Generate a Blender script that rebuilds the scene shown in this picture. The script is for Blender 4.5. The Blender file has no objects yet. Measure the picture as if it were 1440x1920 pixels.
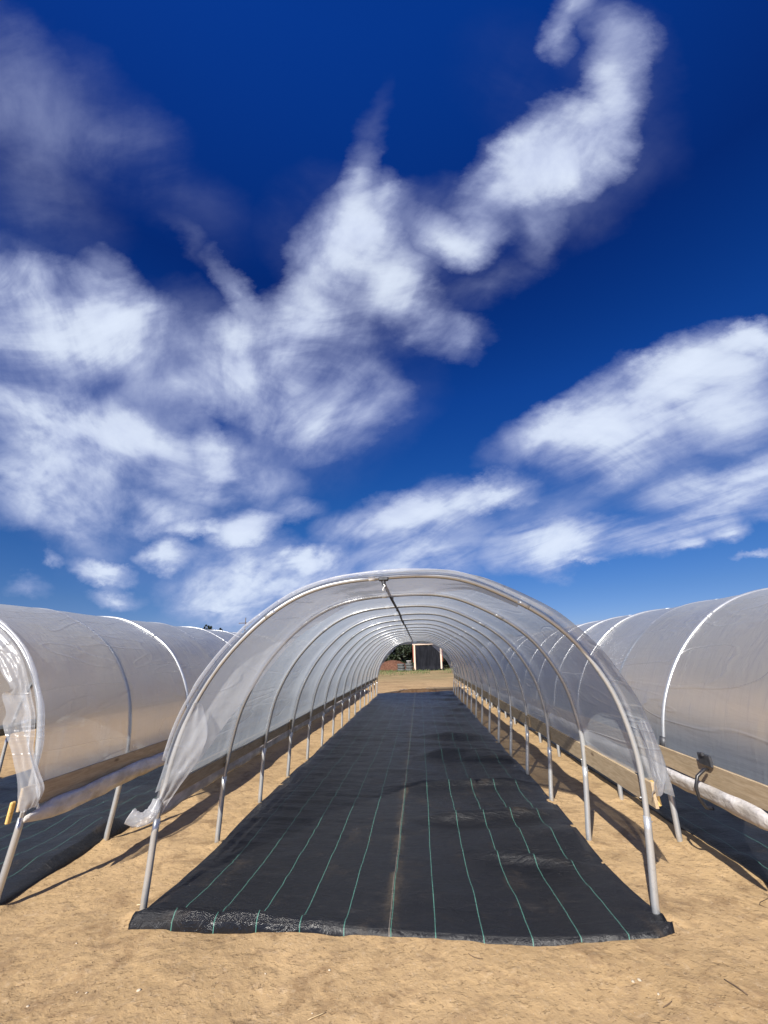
import bpy, math, random
import numpy as np
from mathutils import Vector, Matrix
R = math.radians
random.seed(7); rng = np.random.default_rng(7)
S = bpy.context.scene
COL = S.collection

# ------------------------------------------------------------------ camera
YAW, PITCH, ROLL, CX, CH, F = 0.07177, 0.33547, -0.02817, 0.30689, 1.747, 775.0
def cam_basis():
    f = Vector((-math.sin(YAW)*math.cos(PITCH), math.cos(YAW)*math.cos(PITCH), math.sin(PITCH)))
    r = Vector((math.cos(YAW), math.sin(YAW), 0)); u = r.cross(f)
    c, s = math.cos(ROLL), math.sin(ROLL)
    return c*r+s*u, -s*r+c*u, f
cr, cu, cf = cam_basis()
cam = bpy.data.cameras.new("camera"); co = bpy.data.objects.new("camera", cam); COL.objects.link(co)
m = Matrix((cr, cu, -cf)).transposed().to_4x4(); m.translation = Vector((CX, 0, CH)); co.matrix_world = m
cam.sensor_fit = 'HORIZONTAL'; cam.sensor_width = 36.0; cam.lens = 36.0*F/1440.0
cam.clip_start = 0.05; cam.clip_end = 5000
S.camera = co
S.render.resolution_x, S.render.resolution_y = 768, 1024

# ------------------------------------------------------------------ exposure
S.view_settings.view_transform = 'Standard'; S.view_settings.look = 'None'
S.view_settings.gamma = 1.0; S.view_settings.exposure = 0.78
S.cycles.max_bounces = 10; S.cycles.transparent_max_bounces = 24
S.cycles.transmission_bounces = 8; S.cycles.diffuse_bounces = 5
S.cycles.caustics_reflective = False; S.cycles.caustics_refractive = False
S.cycles.sample_clamp_indirect = 6

# ------------------------------------------------------------------ node helper
class NT:
    def __init__(s, nt): s.t = nt; nt.nodes.clear()
    def n(s, kind, ins=None, **props):
        nd = s.t.nodes.new(kind)
        for k, v in props.items(): setattr(nd, k, v)
        for k, v in (ins or {}).items():
            if isinstance(v, bpy.types.NodeSocket): s.t.links.new(v, nd.inputs[k])
            else: nd.inputs[k].default_value = v
        return nd
    def math(s, op, a, b=0.0, c=0.0, clamp=False):
        nd = s.n('ShaderNodeMath', {0: a, 1: b, 2: c}, operation=op, use_clamp=clamp); return nd.outputs[0]
    def vec(s, op, a, b=(0,0,0)):
        nd = s.n('ShaderNodeVectorMath', {0: a, 1: b}, operation=op)
        return nd.outputs['Value'] if op in ('DOT_PRODUCT','LENGTH','DISTANCE') else nd.outputs['Vector']
    def mapping(s, v, loc=(0,0,0), rot=(0,0,0), sc=(1,1,1), kind='POINT'):
        return s.n('ShaderNodeMapping', {'Vector': v, 'Location': loc, 'Rotation': rot, 'Scale': sc}, vector_type=kind).outputs[0]
    def noise(s, v, scale, detail=5, rough=.55, dist=0.0, out='Fac'):
        return s.n('ShaderNodeTexNoise', {'Vector': v, 'Scale': scale, 'Detail': detail, 'Roughness': rough, 'Distortion': dist}).outputs[out]
    def ramp(s, f, stops, interp='LINEAR'):
        nd = s.n('ShaderNodeValToRGB', {'Fac': f}); r = nd.color_ramp; r.interpolation = interp
        while len(r.elements) < len(stops): r.elements.new(.5)
        for e, (p, c) in zip(r.elements, stops):
            e.position = p; e.color = (*c, 1) if hasattr(c, '__len__') else (c, c, c, 1)
        return nd.outputs[0]
    def mix(s, f, a, b, blend='MIX'):
        nd = s.n('ShaderNodeMix', data_type='RGBA', blend_type=blend)
        for i, v in ((0, f), (6, a), (7, b)):
            if isinstance(v, bpy.types.NodeSocket): s.t.links.new(v, nd.inputs[i])
            else: nd.inputs[i].default_value = v if i == 0 else (*v, 1)
        return nd.outputs[2]
    def smooth(s, v, a, b):
        return s.n('ShaderNodeMapRange', {'Value': v, 'From Min': a, 'From Max': b}, interpolation_type='SMOOTHSTEP').outputs[0]

# ------------------------------------------------------------------ world: sky and clouds
SUN_EL, SUN_AZ = 35.5, 18.0      # sun behind the camera, to the left
W = bpy.data.worlds.new("World"); S.world = W; W.use_nodes = True
w = NT(W.node_tree)
sky = w.n('ShaderNodeTexSky', sky_type='NISHITA', sun_disc=False)
sky.sun_elevation = R(SUN_EL); sky.sun_rotation = R(180+SUN_AZ)
sky.altitude = 400; sky.air_density = 1.0; sky.dust_density = 0.3; sky.ozone_density = 3.0
D = w.n('ShaderNodeTexCoord').outputs['Generated']
dz = w.n('ShaderNodeSeparateXYZ', {0: D}).outputs['Z']
skyc = w.mix(1.0, sky.outputs[0], (0.56, 0.80, 1.02), 'MULTIPLY')
skyc = w.n('ShaderNodeHueSaturation', {'Color': skyc, 'Saturation': 1.17}).outputs[0]
# polarised deepening of the sky away from the horizon
deep = w.ramp(dz, [(0.0, (.50,.38,.50)), (0.12, (.56,.37,.44)), (0.32, (.62,.38,.48)), (0.55, (.50,.32,.55)), (0.73, (.36,.20,.44)), (0.93, (.80,.40,.80))])
skyc = w.mix(1.0, skyc, deep, 'MULTIPLY')
# cloud plane coordinates: streaks run along one wind direction
zz = w.math('ADD', w.math('MAXIMUM', dz, 0.0), 0.13)
zi = w.math('DIVIDE', 1.0, zz)
cp = w.n('ShaderNodeVectorMath', {0: D, 'Scale': zi}, operation='SCALE').outputs[0]
cp = w.mapping(cp, rot=(0, 0, R(-34)), sc=(1, 1, 0))
cps = w.mapping(cp, sc=(1.0, .38, 1))
# chart of the sky round a fixed direction of the place
CR, CU, CF = (0.9965, 0.0803, 0.0259), (0.0490-0.0731, -0.3290+0.0, 0.9440), (0,0,0)
def vt(v): return (v.x, v.y, v.z)
w0 = w.math('MAXIMUM', w.vec('DOT_PRODUCT', D, vt(cf)), 0.06)
U_ = w.math('DIVIDE', w.vec('DOT_PRODUCT', D, vt(cr)), w0)
V_ = w.math('DIVIDE', w.vec('DOT_PRODUCT', D, vt(cu)), w0)
front = w.smooth(w.vec('DOT_PRODUCT', D, vt(cf)), .1, .35)
P = w.n('ShaderNodeCombineXYZ', {0: U_, 1: V_}).outputs[0]
def centred(c, amp):
    return w.n('ShaderNodeVectorMath', {0: w.vec('SUBTRACT', c, (.5,.5,.5)), 'Scale': amp}, operation='SCALE').outputs[0]
Pn = w.mapping(P, rot=(0, 0, R(-52)), sc=(.62, 1, 1))
wp = w.vec('ADD', P, centred(w.noise(Pn, 2.6, 3, .5, 0, 'Color'), .17))
wp = w.vec('ADD', wp, centred(w.noise(Pn, 8.0, 8, .66, 0, 'Color'), .115))
wp = w.vec('MULTIPLY', wp, (1, 1, 0))
CLOUDS = [
 # upper right streamer
 (1085,-30,1030,70,34,.8),(1022,75,1045,105,30,.7),(1110,45,1185,75,46,.6),(1172,90,1140,230,48,.9),
 (1130,210,1085,300,56,.8),(965,320,1055,245,56,1.5),(1000,345,1120,290,44,.8),(960,290,900,380,50,.7),
 (1140,60,1190,240,90,.16),(980,420,1110,330,90,.26),(900,370,880,450,50,.6),(790,430,850,480,34,.95),
 (845,480,930,440,32,.8),(985,390,1015,470,40,.45),(800,400,880,390,60,.3),(850,570,1010,490,30,.28),(930,100,1000,220,80,.07),
 # middle
 (690,300,740,165,22,.13),(655,370,690,290,30,.6),(565,530,665,380,56,1.35),(640,500,725,395,44,1.0),
 (722,390,727,325,18,.25),(690,480,745,570,66,.85),(750,560,850,630,44,1.0),(840,610,905,620,24,.35),
 (395,480,480,600,22,.42),(300,400,395,500,16,.07),(480,650,620,590,80,1.3),(410,670,540,760,70,1.2),
 (590,640,680,720,72,1.15),(540,790,640,790,60,.8),(270,730,420,740,50,.8),(500,860,720,740,90,.25),(620,440,760,540,120,.3),
 # left
 (-60,540,150,590,72,1.3),(190,540,235,620,66,1.2),(40,640,270,650,62,1.15),(-40,470,60,540,55,.5),(230,545,310,590,32,.65),
 (-40,730,120,790,58,1.0),(110,780,210,835,60,.95),(240,840,320,850,50,.95),(20,860,160,890,66,.55),(-40,930,210,930,66,1.0),
 (90,980,210,1020,44,.55),(340,880,480,905,66,1.05),(390,820,400,870,28,.5),(235,965,370,990,32,1.15),(335,1005,400,1000,16,.8),
 (415,1002,505,985,26,1.2),(515,960,585,945,20,.45),(-60,660,320,930,180,.50),(300,600,420,680,90,.45),
 # top left veil
 (-60,60,60,220,100,.40),(90,130,260,270,80,.24),(170,250,290,260,56,.22),(-20,380,130,430,95,.16),(230,280,420,430,60,.12),(-20,260,160,330,90,.15),
 # low, left and centre
 (150,1058,262,1078,17,.85),(100,1052,120,1054,10,.5),(298,1050,362,1045,20,.75),(180,1105,280,1112,14,.55),(30,1100,90,1095,16,.35),
 (370,1095,600,1040,52,1.0),(550,1038,615,1028,24,.8),(420,1125,640,1095,60,.6),(560,1120,900,1085,46,.45),(330,1160,560,1140,34,.35),(340,1110,460,1150,34,.4),
 (630,975,770,955,36,1.2),(750,955,900,938,38,1.3),(890,935,1000,922,26,.9),(690,1005,900,1005,50,.9),(600,1060,860,1055,44,.7),(1000,985,1100,960,40,.35),
 # right
 (950,860,1100,790,46,1.0),(1090,785,1270,720,56,1.4),(1250,715,1400,675,52,1.3),(1390,660,1440,645,26,.7),(1050,845,1260,800,52,.85),
 (1290,760,1480,750,60,1.05),(1040,890,1210,860,36,.5),(1080,900,1420,820,90,.38),
 (960,1040,1210,1005,40,1.5),(1190,1012,1340,988,38,1.3),(1240,945,1480,915,50,1.3),(1380,895,1480,855,36,1.1),(1340,1010,1400,1000,16,.6),
 (1060,1060,1155,1062,6,.5),(1375,1052,1450,1040,7,.6),(1275,1032,1312,1025,11,.6),(900,1020,1040,960,60,.25)]
acc = None
for (x0, y0, x1, y1, r, I) in CLOUDS:
    a = ((x0-720)/F, (960-y0)/F); b = ((x1-720)/F, (960-y1)/F)
    L = math.hypot(b[0]-a[0], b[1]-a[1]); rr = r/F*1.42; I *= 1.55 if r < 30 else 1.0
    q = w.mapping(wp, ((a[0]+b[0])/2, (a[1]+b[1])/2, 0), (0, 0, math.atan2(b[1]-a[1], b[0]-a[0])), (L/2+rr, rr, 1), 'TEXTURE')
    g = w.n('ShaderNodeTexGradient', {0: q}, gradient_type='SPHERICAL').outputs['Fac']
    acc = w.math('MULTIPLY_ADD', g, I, acc if acc is not None else 0.0)
gen = w.math('MULTIPLY', w.smooth(w.noise(cps, .9, 3), .5, .75), .9)
acc = w.math('ADD', w.math('MULTIPLY', acc, front), w.math('MULTIPLY', gen, w.math('SUBTRACT', 1.0, front)))
d1 = w.noise(Pn, 4.6, 9, .57, .6)
d2 = w.noise(w.mapping(cp, sc=(1.0, .45, 1)), 3.0, 9, .58, .6)
d3 = w.noise(w.mapping(cp, sc=(1.0, .25, 1)), 8.0, 5, .55, .5)
tex = w.math('ADD', w.math('MULTIPLY', d1, .45), w.math('ADD', w.math('MULTIPLY', d2, .38), w.math('MULTIPLY', d3, .17)))
tex = w.smooth(tex, .36, .66)
tau = w.math('MULTIPLY', w.math('POWER', acc, 1.35), w.math('MULTIPLY_ADD', tex, 1.95, .17))
alpha = w.math('SUBTRACT', 1.0, w.math('POWER', 2.718, w.math('MULTIPLY', tau, -1.2)))
alpha = w.math('MULTIPLY', alpha, .95)
shade = w.math('MULTIPLY', w.smooth(tau, .10, 1.9), w.math('MULTIPLY_ADD', w.smooth(w.math('ADD', w.math('MULTIPLY', d1, .5), w.math('MULTIPLY', w.noise(Pn, 2.2, 6, .6, .3), .5)), .36, .60), .60, .40))
ccol = w.mix(shade, (.27, .31, .47), (.46, .51, .60))
ccol = w.n('ShaderNodeVectorMath', {0: ccol, 'Scale': 10.0}, operation='SCALE').outputs[0]
fin = w.mix(alpha, (0,0,0), (0,0,0)); 
mx = fin.node
w.t.links.new(skyc, mx.inputs[6]); w.t.links.new(ccol, mx.inputs[7])
bg = w.n('ShaderNodeBackground', {'Color': fin, 'Strength': 0.10})
w.n('ShaderNodeOutputWorld', {0: bg.outputs[0]})
W.cycles.sampling_method = 'MANUAL'; W.cycles.sample_map_resolution = 256

sl = bpy.data.lights.new("sun", 'SUN'); sl.energy = 4.6; sl.angle = R(0.5); sl.color = (1.0, .95, .87)
so = bpy.data.objects.new("sun", sl); COL.objects.link(so)
sd = Vector((-math.sin(R(SUN_AZ))*math.cos(R(SUN_EL)), -math.cos(R(SUN_AZ))*math.cos(R(SUN_EL)), math.sin(R(SUN_EL))))
so.rotation_euler = sd.to_track_quat('Z', 'Y').to_euler(); so.location = (0, -5, 10)

# ------------------------------------------------------------------ geometry helpers
def tag(o, label=None, cat=None, group=None, kind=None):
    if label: o['label'] = label
    if cat: o['category'] = cat
    if group: o['group'] = group
    if kind: o['kind'] = kind
    return o
def empty(name, loc=(0,0,0), rz=0):
    o = bpy.data.objects.new(name, None); COL.objects.link(o); o.location = loc; o.rotation_euler.z = rz
    o.empty_display_size = .2; return o
def mesh(name, V, Fc, mat, parent=None, smooth=True, uv=None):
    me = bpy.data.meshes.new(name); me.from_pydata([tuple(v) for v in V], [], [tuple(f) for f in Fc])
    if uv is not None:
        l = me.uv_layers.new(name='UVMap'); idx = np.empty(len(me.loops), int); me.loops.foreach_get('vertex_index', idx)
        l.data.foreach_set('uv', np.asarray(uv, float)[idx].ravel())
    me.materials.append(mat); me.polygons.foreach_set('use_smooth', [smooth]*len(me.polygons)); me.update()
    o = bpy.data.objects.new(name, me); COL.objects.link(o)
    if parent: o.parent = parent
    return o
def grid_faces(n, k, off=0, wrap=False):
    return [(off+i*k+j, off+i*k+(j+1) % k, off+(i+1)*k+(j+1) % k, off+(i+1)*k+j) for i in range(n-1) for j in range(k if wrap else k-1)]
class MB:
    def __init__(s): s.V = []; s.F = []
    def tube(s, pts, rad, k=10, caps=True):
        pts = [Vector(p) for p in pts]; n = len(pts); off = len(s.V)
        rad = [float(v) for v in rad] if hasattr(rad, '__len__') else [float(rad)]*n
        t0 = (pts[1]-pts[0]).normalized(); a = t0.orthogonal().normalized()
        for i, p in enumerate(pts):
            t = (pts[min(i+1, n-1)]-pts[max(i-1, 0)]).normalized()
            a = (a-t*a.dot(t)).normalized(); b = t.cross(a)
            for j in range(k):
                q = 2*math.pi*j/k; s.V.append(p+rad[i]*(math.cos(q)*a+math.sin(q)*b))
        s.F += grid_faces(n, k, off, True)
        if caps: s.F.append(tuple(off+j for j in range(k))[::-1]); s.F.append(tuple(off+(n-1)*k+j for j in range(k)))
        return s
    def box(s, c, d, rot=None, bev=0.0):
        off = len(s.V); c = Vector(c); hx, hy, hz = [v/2 for v in d]
        b = min(bev, hx*.9, hy*.9, hz*.9)
        P = []
        if b <= 0:
            for z in (-hz, hz):
                for x, y in ((-hx,-hy),(hx,-hy),(hx,hy),(-hx,hy)): P.append((x,y,z))
            Fs = [(3,2,1,0),(4,5,6,7),(0,1,5,4),(1,2,6,5),(2,3,7,6),(3,0,4,7)]
        else:
            ring = lambda bx, z: [(-hx+bx,-hy,z),(hx-bx,-hy,z),(hx,-hy+bx,z),(hx,hy-bx,z),(hx-bx,hy,z),(-hx+bx,hy,z),(-hx,hy-bx,z),(-hx,-hy+bx,z)]
            def rg(ins, z): return [(x*(hx-ins)/hx, y*(hy-ins)/hy, z) for x, y, z in ring(b, z)]
            P = rg(b, -hz)+ring(b, -hz+b)+ring(b, hz-b)+rg(b, hz)
            Fs = [tuple(range(7,-1,-1)), tuple(range(24,32))]+grid_faces(4, 8, 0, True)
        for p in P:
            v = Vector(p)
            if rot is not None: v = rot @ v
            s.V.append(c+v)
        s.F += [tuple(off+i for i in f) for f in Fs]
        return s
    def build(s, name, mat, parent=None, smooth=False): return mesh(name, s.V, s.F, mat, parent, smooth)
def vnoise(seed, n=64):
    g = np.random.default_rng(seed).uniform(-1, 1, (n, n))
    def f(x, y):
        x = np.asarray(x, float); y = np.asarray(y, float)
        xi = np.floor(x).astype(int); yi = np.floor(y).astype(int); fx = x-xi; fy = y-yi
        fx = fx*fx*(3-2*fx); fy = fy*fy*(3-2*fy)
        a = g[xi % n, yi % n]; b = g[(xi+1) % n, yi % n]; c = g[xi % n, (yi+1) % n]; d = g[(xi+1) % n, (yi+1) % n]
        return (a*(1-fx)+b*fx)*(1-fy)+(c*(1-fx)+d*fx)*fy
    return f
def fbm(f, x, y, oct=4, g=.5):
    v = 0; a = 1
    for o in range(oct): v = v+a*f(x*2**o+17*o, y*2**o+31*o); a *= g
    return v

# ------------------------------------------------------------------ materials
def newmat(name):
    mt = bpy.data.materials.new(name); mt.use_nodes = True; return mt, NT(mt.node_tree)
def out(t, sh, disp=None):
    t.n('ShaderNodeOutputMaterial', {0: sh})
def principled(t, col, rough=.6, metal=0.0, bump=None, bstr=.3, bdist=.01, spec=.5):
    ins = {'Base Color': col if isinstance(col, bpy.types.NodeSocket) else (*col, 1), 'Roughness': rough, 'Metallic': metal, 'Specular IOR Level': spec}
    if bump is not None: ins['Normal'] = t.n('ShaderNodeBump', {'Height': bump, 'Strength': bstr, 'Distance': bdist}).outputs[0]
    return t.n('ShaderNodeBsdfPrincipled', ins).outputs[0]
def simple(name, c1, c2, scale=8, rough=.6, metal=0, bstr=.2, stretch=(1,1,1), bdist=.01, spec=.5):
    mt, t = newmat(name); c = t.mapping(t.n('ShaderNodeTexCoord').outputs['Object'], sc=stretch)
    n = t.noise(c, scale, 6, .6)
    out(t, principled(t, t.mix(t.smooth(n, .3, .7), c1, c2), rough, metal, n, bstr, bdist, spec)); return mt

def centred_(t, c, amp):
    return t.n('ShaderNodeVectorMath', {0: t.vec('SUBTRACT', c, (.5,.5,.5)), 'Scale': amp}, operation='SCALE').outputs[0]
def mat_sand():
    mt, t = newmat('sand'); c = t.n('ShaderNodeTexCoord').outputs['Object']
    big = t.noise(c, .55, 5, .6, .4); mid = t.noise(c, 3.2, 7, .62, .6); fine = t.noise(c, 38, 6, .7)
    drag = t.noise(t.mapping(c, rot=(0,0,R(25)), sc=(1, 1.5, 1)), 7.5, 6, .6, .3)
    clod = t.noise(c, 16, 4, .55, .2)
    col = t.mix(t.smooth(big, .3, .7), (.39, .262, .130), (.48, .328, .170))
    col = t.mix(t.math('MULTIPLY', t.smooth(mid, .49, .66), .72), col, (.225, .142, .072))
    col = t.mix(t.math('MULTIPLY', t.smooth(drag, .50, .66), .42), col, (.25, .165, .095))
    col = t.mix(t.math('MULTIPLY', t.smooth(fine, .35, .75), .30), col, (.48, .35, .205))
    fl = t.noise(t.mapping(c, rot=(0,0,R(-20)), sc=(1, 1.7, 1)), 24, 5, .6, .9)
    col = t.mix(t.math('MULTIPLY', t.smooth(fl, .585, .67), .50), col, (.235, .15, .078))
    col = t.mix(t.math('MULTIPLY', t.smooth(t.noise(c, 19, 5, .6, .5), .58, .68), .35), col, (.54, .40, .25))
    grit = t.n('ShaderNodeTexVoronoi', {'Vector': c, 'Scale': 85.0, 'Randomness': 1.0})
    gm = t.math('MULTIPLY', t.math('LESS_THAN', grit.outputs['Distance'], .20), t.math('GREATER_THAN', t.n('ShaderNodeSeparateColor', {0: grit.outputs['Color']}).outputs[0], .90))
    col = t.mix(t.math('MULTIPLY', gm, .7), col, (.60, .50, .38))
    gm2 = t.math('MULTIPLY', t.math('LESS_THAN', grit.outputs['Distance'], .24), t.math('LESS_THAN', t.n('ShaderNodeSeparateColor', {0: grit.outputs['Color']}).outputs[0], .07))
    col = t.mix(t.math('MULTIPLY', gm2, .6), col, (.12, .075, .045))
    # grass and earth tracks far behind the tunnels
    y = t.n('ShaderNodeSeparateXYZ', {0: c}).outputs['Y']
    far = t.noise(t.mapping(c, sc=(.5, 1.6, 1)), .8, 6, .65, .5)
    gmask = t.math('MULTIPLY', t.smooth(y, 27, 40), t.smooth(far, .38, .54))
    col = t.mix(t.math('MULTIPLY', gmask, .8), col, (.215, .19, .09))
    band = t.noise(t.mapping(c, sc=(.22, 1.0, 1)), 1.0, 6, .7)
    col = t.mix(t.math('MULTIPLY', t.math('MULTIPLY', t.smooth(band, .48, .64), t.smooth(y, 22, 24)), .75), col, (.22, .135, .07))
    h = t.math('ADD', t.math('MULTIPLY', mid, 1.0), t.math('ADD', t.math('MULTIPLY', fine, .35), t.math('ADD', t.math('MULTIPLY', drag, .5), t.math('MULTIPLY', t.smooth(clod, .52, .75), .16))))
    tiny = t.noise(c, 110, 3, .6)
    dents = t.n('ShaderNodeTexVoronoi', {'Vector': t.vec('ADD', c, centred_(t, t.noise(c, 9, 3, .5, 0, 'Color'), .12)), 'Scale': 8.5, 'Smoothness': .6}, feature='SMOOTH_F1').outputs['Distance']
    h = t.math('ADD', h, t.math('ADD', t.math('MULTIPLY', tiny, .14), t.math('MULTIPLY', t.smooth(dents, .05, .45), .30)))
    h = t.math('SUBTRACT', t.math('ADD', h, t.math('MULTIPLY', gm, .12)), t.math('MULTIPLY', t.smooth(fl, .585, .67), .25))
    out(t, principled(t, col, .95, 0, h, .8, .018, .12)); return mt
def mat_fabric():
    mt, t = newmat('woven_fabric'); uv = t.n('ShaderNodeTexCoord').outputs['UV']; ob = t.n('ShaderNodeTexCoord').outputs['Object']
    ux = t.n('ShaderNodeSeparateXYZ', {0: uv}).outputs['X']
    wob = t.math('MULTIPLY', t.math('SUBTRACT', t.noise(ob, 1.2, 2), .5), .012)
    ux = t.math('ADD', ux, wob)
    u = t.math('DIVIDE', ux, .3048)
    near = t.math('ABSOLUTE', t.math('SUBTRACT', u, t.math('ROUND', u)))
    notseam = t.math('GREATER_THAN', t.math('ABSOLUTE', u), .5)
    inside = t.math('LESS_THAN', t.math('ABSOLUTE', u), 5.5)
    line = t.math('MULTIPLY', t.math('LESS_THAN', near, .0098), t.math('MULTIPLY', notseam, inside))
    seam = t.math('LESS_THAN', t.math('ABSOLUTE', t.math('ADD', ux, .002)), .0035)
    seam2 = t.math('LESS_THAN', t.math('ABSOLUTE', t.math('SUBTRACT', ux, .010)), .0025)
    wv = t.n('ShaderNodeTexWave', {'Vector': uv, 'Scale': 90.0, 'Distortion': 1.0, 'Detail': 1.0}, bands_direction='Y').outputs['Fac']
    wx = t.n('ShaderNodeTexWave', {'Vector': uv, 'Scale': 60.0, 'Distortion': .5}, bands_direction='X').outputs['Fac']
    dust = t.noise(t.mapping(ob, sc=(1, .6, 1)), 3.2, 8, .7, .6)
    dust2 = t.noise(t.mapping(ob, sc=(1, 3.5, 1)), 2.4, 7, .7, .4)
    col = t.mix(t.noise(ob, 14, 5), (.0055, .006, .0075), (.0105, .011, .013))
    col = t.mix(t.math('MULTIPLY', t.smooth(dust, .53, .80), .22), col, (.17, .125, .08))
    col = t.mix(t.math('MULTIPLY', t.smooth(dust2, .54, .80), .22), col, (.13, .11, .09))
    sd_ = t.math('MULTIPLY', t.smooth(t.math('SUBTRACT', .09, t.math('ABSOLUTE', ux)), 0, .09), t.smooth(dust, .4, .7))
    col = t.mix(t.math('MULTIPLY', sd_, .35), col, (.16, .12, .07))
    col = t.mix(line, col, (.07, .19, .15)); col = t.mix(seam, col, (.15, .13, .105)); col = t.mix(seam2, col, (.07, .20, .15))
    h = t.math('ADD', t.math('MULTIPLY', wv, .25), t.math('ADD', t.math('MULTIPLY', wx, .25), t.math('MULTIPLY', t.noise(t.mapping(ob, sc=(1, 2.6, 1)), 7, 5, .6, .8), 7.0)))
    hemy = t.n('ShaderNodeSeparateXYZ', {0: uv}).outputs['Y']
    rg = t.math('MULTIPLY_ADD', dust, .35, .22)
    rg = t.math('MULTIPLY', rg, t.math('MAXIMUM', t.math('MAXIMUM', t.math('MULTIPLY_ADD', t.smooth(hemy, .05, .14), .45, .55), t.smooth(ux, -.65, -.35)), t.smooth(t.math('MULTIPLY', ux, -1.0), 1.35, 1.55)))
    out(t, principled(t, col, rg, 0, h, .6, .005, .40)); return mt
def mat_film(name, trans=.55, graz=.12, bump=.5, tint=(.80,.875,.93), blur=0, grough=.25, dk=.80, mixf=.52):
    """thin milky polythene: clear-ish face on, milky at a slant, scattering both ways, with a glossy skin"""
    mt, t = newmat(name); c = t.n('ShaderNodeTexCoord').outputs['Object']
    n1 = t.noise(t.mapping(c, rot=(R(35), 0, R(10)), sc=(1, .35, 2.2)), 2.2, 5, .55, .6)
    n2 = t.noise(t.mapping(c, rot=(R(-40), 0, 0), sc=(1, 2.4, .5)), 3.5, 4, .6, .8)
    cr1 = t.math('ABSOLUTE', t.math('SUBTRACT', t.noise(t.mapping(c, rot=(R(38), 0, 0), sc=(1, .45, 2.2)), 1.1, 2, .5, .7), .5))
    crease = t.math('SUBTRACT', 1.0, t.smooth(cr1, 0, .02))
    h = t.math('ADD', t.math('ADD', n1, t.math('MULTIPLY', n2, .6)), t.math('MULTIPLY', crease, .22))
    bp = t.n('ShaderNodeBump', {'Height': h, 'Strength': bump, 'Distance': .035}).outputs[0]
    fac = t.n('ShaderNodeLayerWeight', {'Blend': .5}).outputs['Facing']   # 0 face on .. 1 edge on
    milk = t.n('ShaderNodeMapRange', {'Value': fac, 'From Min': .40, 'From Max': .93, 'To Min': 1-trans, 'To Max': 1-graz}).outputs[0]
    milk = t.math('ADD', milk, t.math('MULTIPLY', t.math('SUBTRACT', n1, .5), .15), clamp=True)
    tr = t.n('ShaderNodeBsdfTransparent', {0: (.97, .975, .98, 1)}).outputs[0]
    if blur:      # part of what passes is blurred by the haze in the film
        rf_ = t.n('ShaderNodeBsdfRefraction', {0: (.97, .975, .98, 1), 'Roughness': .45, 'IOR': 1.14}).outputs[0]
        tr = t.n('ShaderNodeMixShader', {0: blur, 1: tr, 2: rf_}).outputs[0]
    df = t.n('ShaderNodeBsdfDiffuse', {0: (*[v*dk for v in tint], 1), 'Normal': bp}).outputs[0]
    tl = t.n('ShaderNodeBsdfTranslucent', {0: (*[v*.98 for v in tint], 1), 'Normal': bp}).outputs[0]
    sc = t.n('ShaderNodeMixShader', {0: mixf, 1: df, 2: tl}).outputs[0]
    body = t.n('ShaderNodeMixShader', {0: milk, 1: tr, 2: sc}).outputs[0]
    gl = t.n('ShaderNodeBsdfGlossy', {0: (1, 1, 1, 1), 'Roughness': grough, 'Normal': bp}).outputs[0]
    fr = t.n('ShaderNodeFresnel', {'IOR': 1.38, 'Normal': bp}).outputs[0]
    fr = t.math('MINIMUM', fr, .35)
    out(t, t.n('ShaderNodeMixShader', {0: fr, 1: body, 2: gl}).outputs[0]); return mt
def mat_pipe():
    mt, t = newmat('galvanised_steel'); c = t.n('ShaderNodeTexCoord').outputs['Object']
    n = t.noise(c, 30, 5, .6); n2 = t.noise(t.mapping(c, sc=(1,1,.3)), 9, 5, .6)
    col = t.mix(n2, (.47, .49, .50), (.68, .69, .695)); col = t.mix(t.math('MULTIPLY', t.smooth(n, .55, .75), .4), col, (.30, .30, .29))
    out(t, principled(t, col, t.math('MULTIPLY_ADD', n, .22, .24), .66, n, .15, .002)); return mt
def mat_wood(name, a, b, knots=False):
    mt, t = newmat(name); c = t.n('ShaderNodeTexCoord').outputs['Object']
    g = t.noise(t.mapping(c, sc=(6, .7, 6)), 7, 6, .6, 1.0); n = t.noise(c, 2.2, 4)
    col = t.mix(t.smooth(g, .3, .7), a, b); col = t.mix(t.math('MULTIPLY', n, .35), col, tuple(v*.6 for v in a))
    if knots:
        v = t.n('ShaderNodeTexVoronoi', {'Vector': t.mapping(c, sc=(.2, 1.6, 4.0)), 'Scale': 1.0}).outputs['Distance']
        k = t.math('SUBTRACT', 1.0, t.smooth(v, .06, .11)); col = t.mix(t.math('MULTIPLY', k, .8), col, (.10, .055, .03))
    out(t, principled(t, col, .8, 0, g, .3, .004, .2)); return mt
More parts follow.
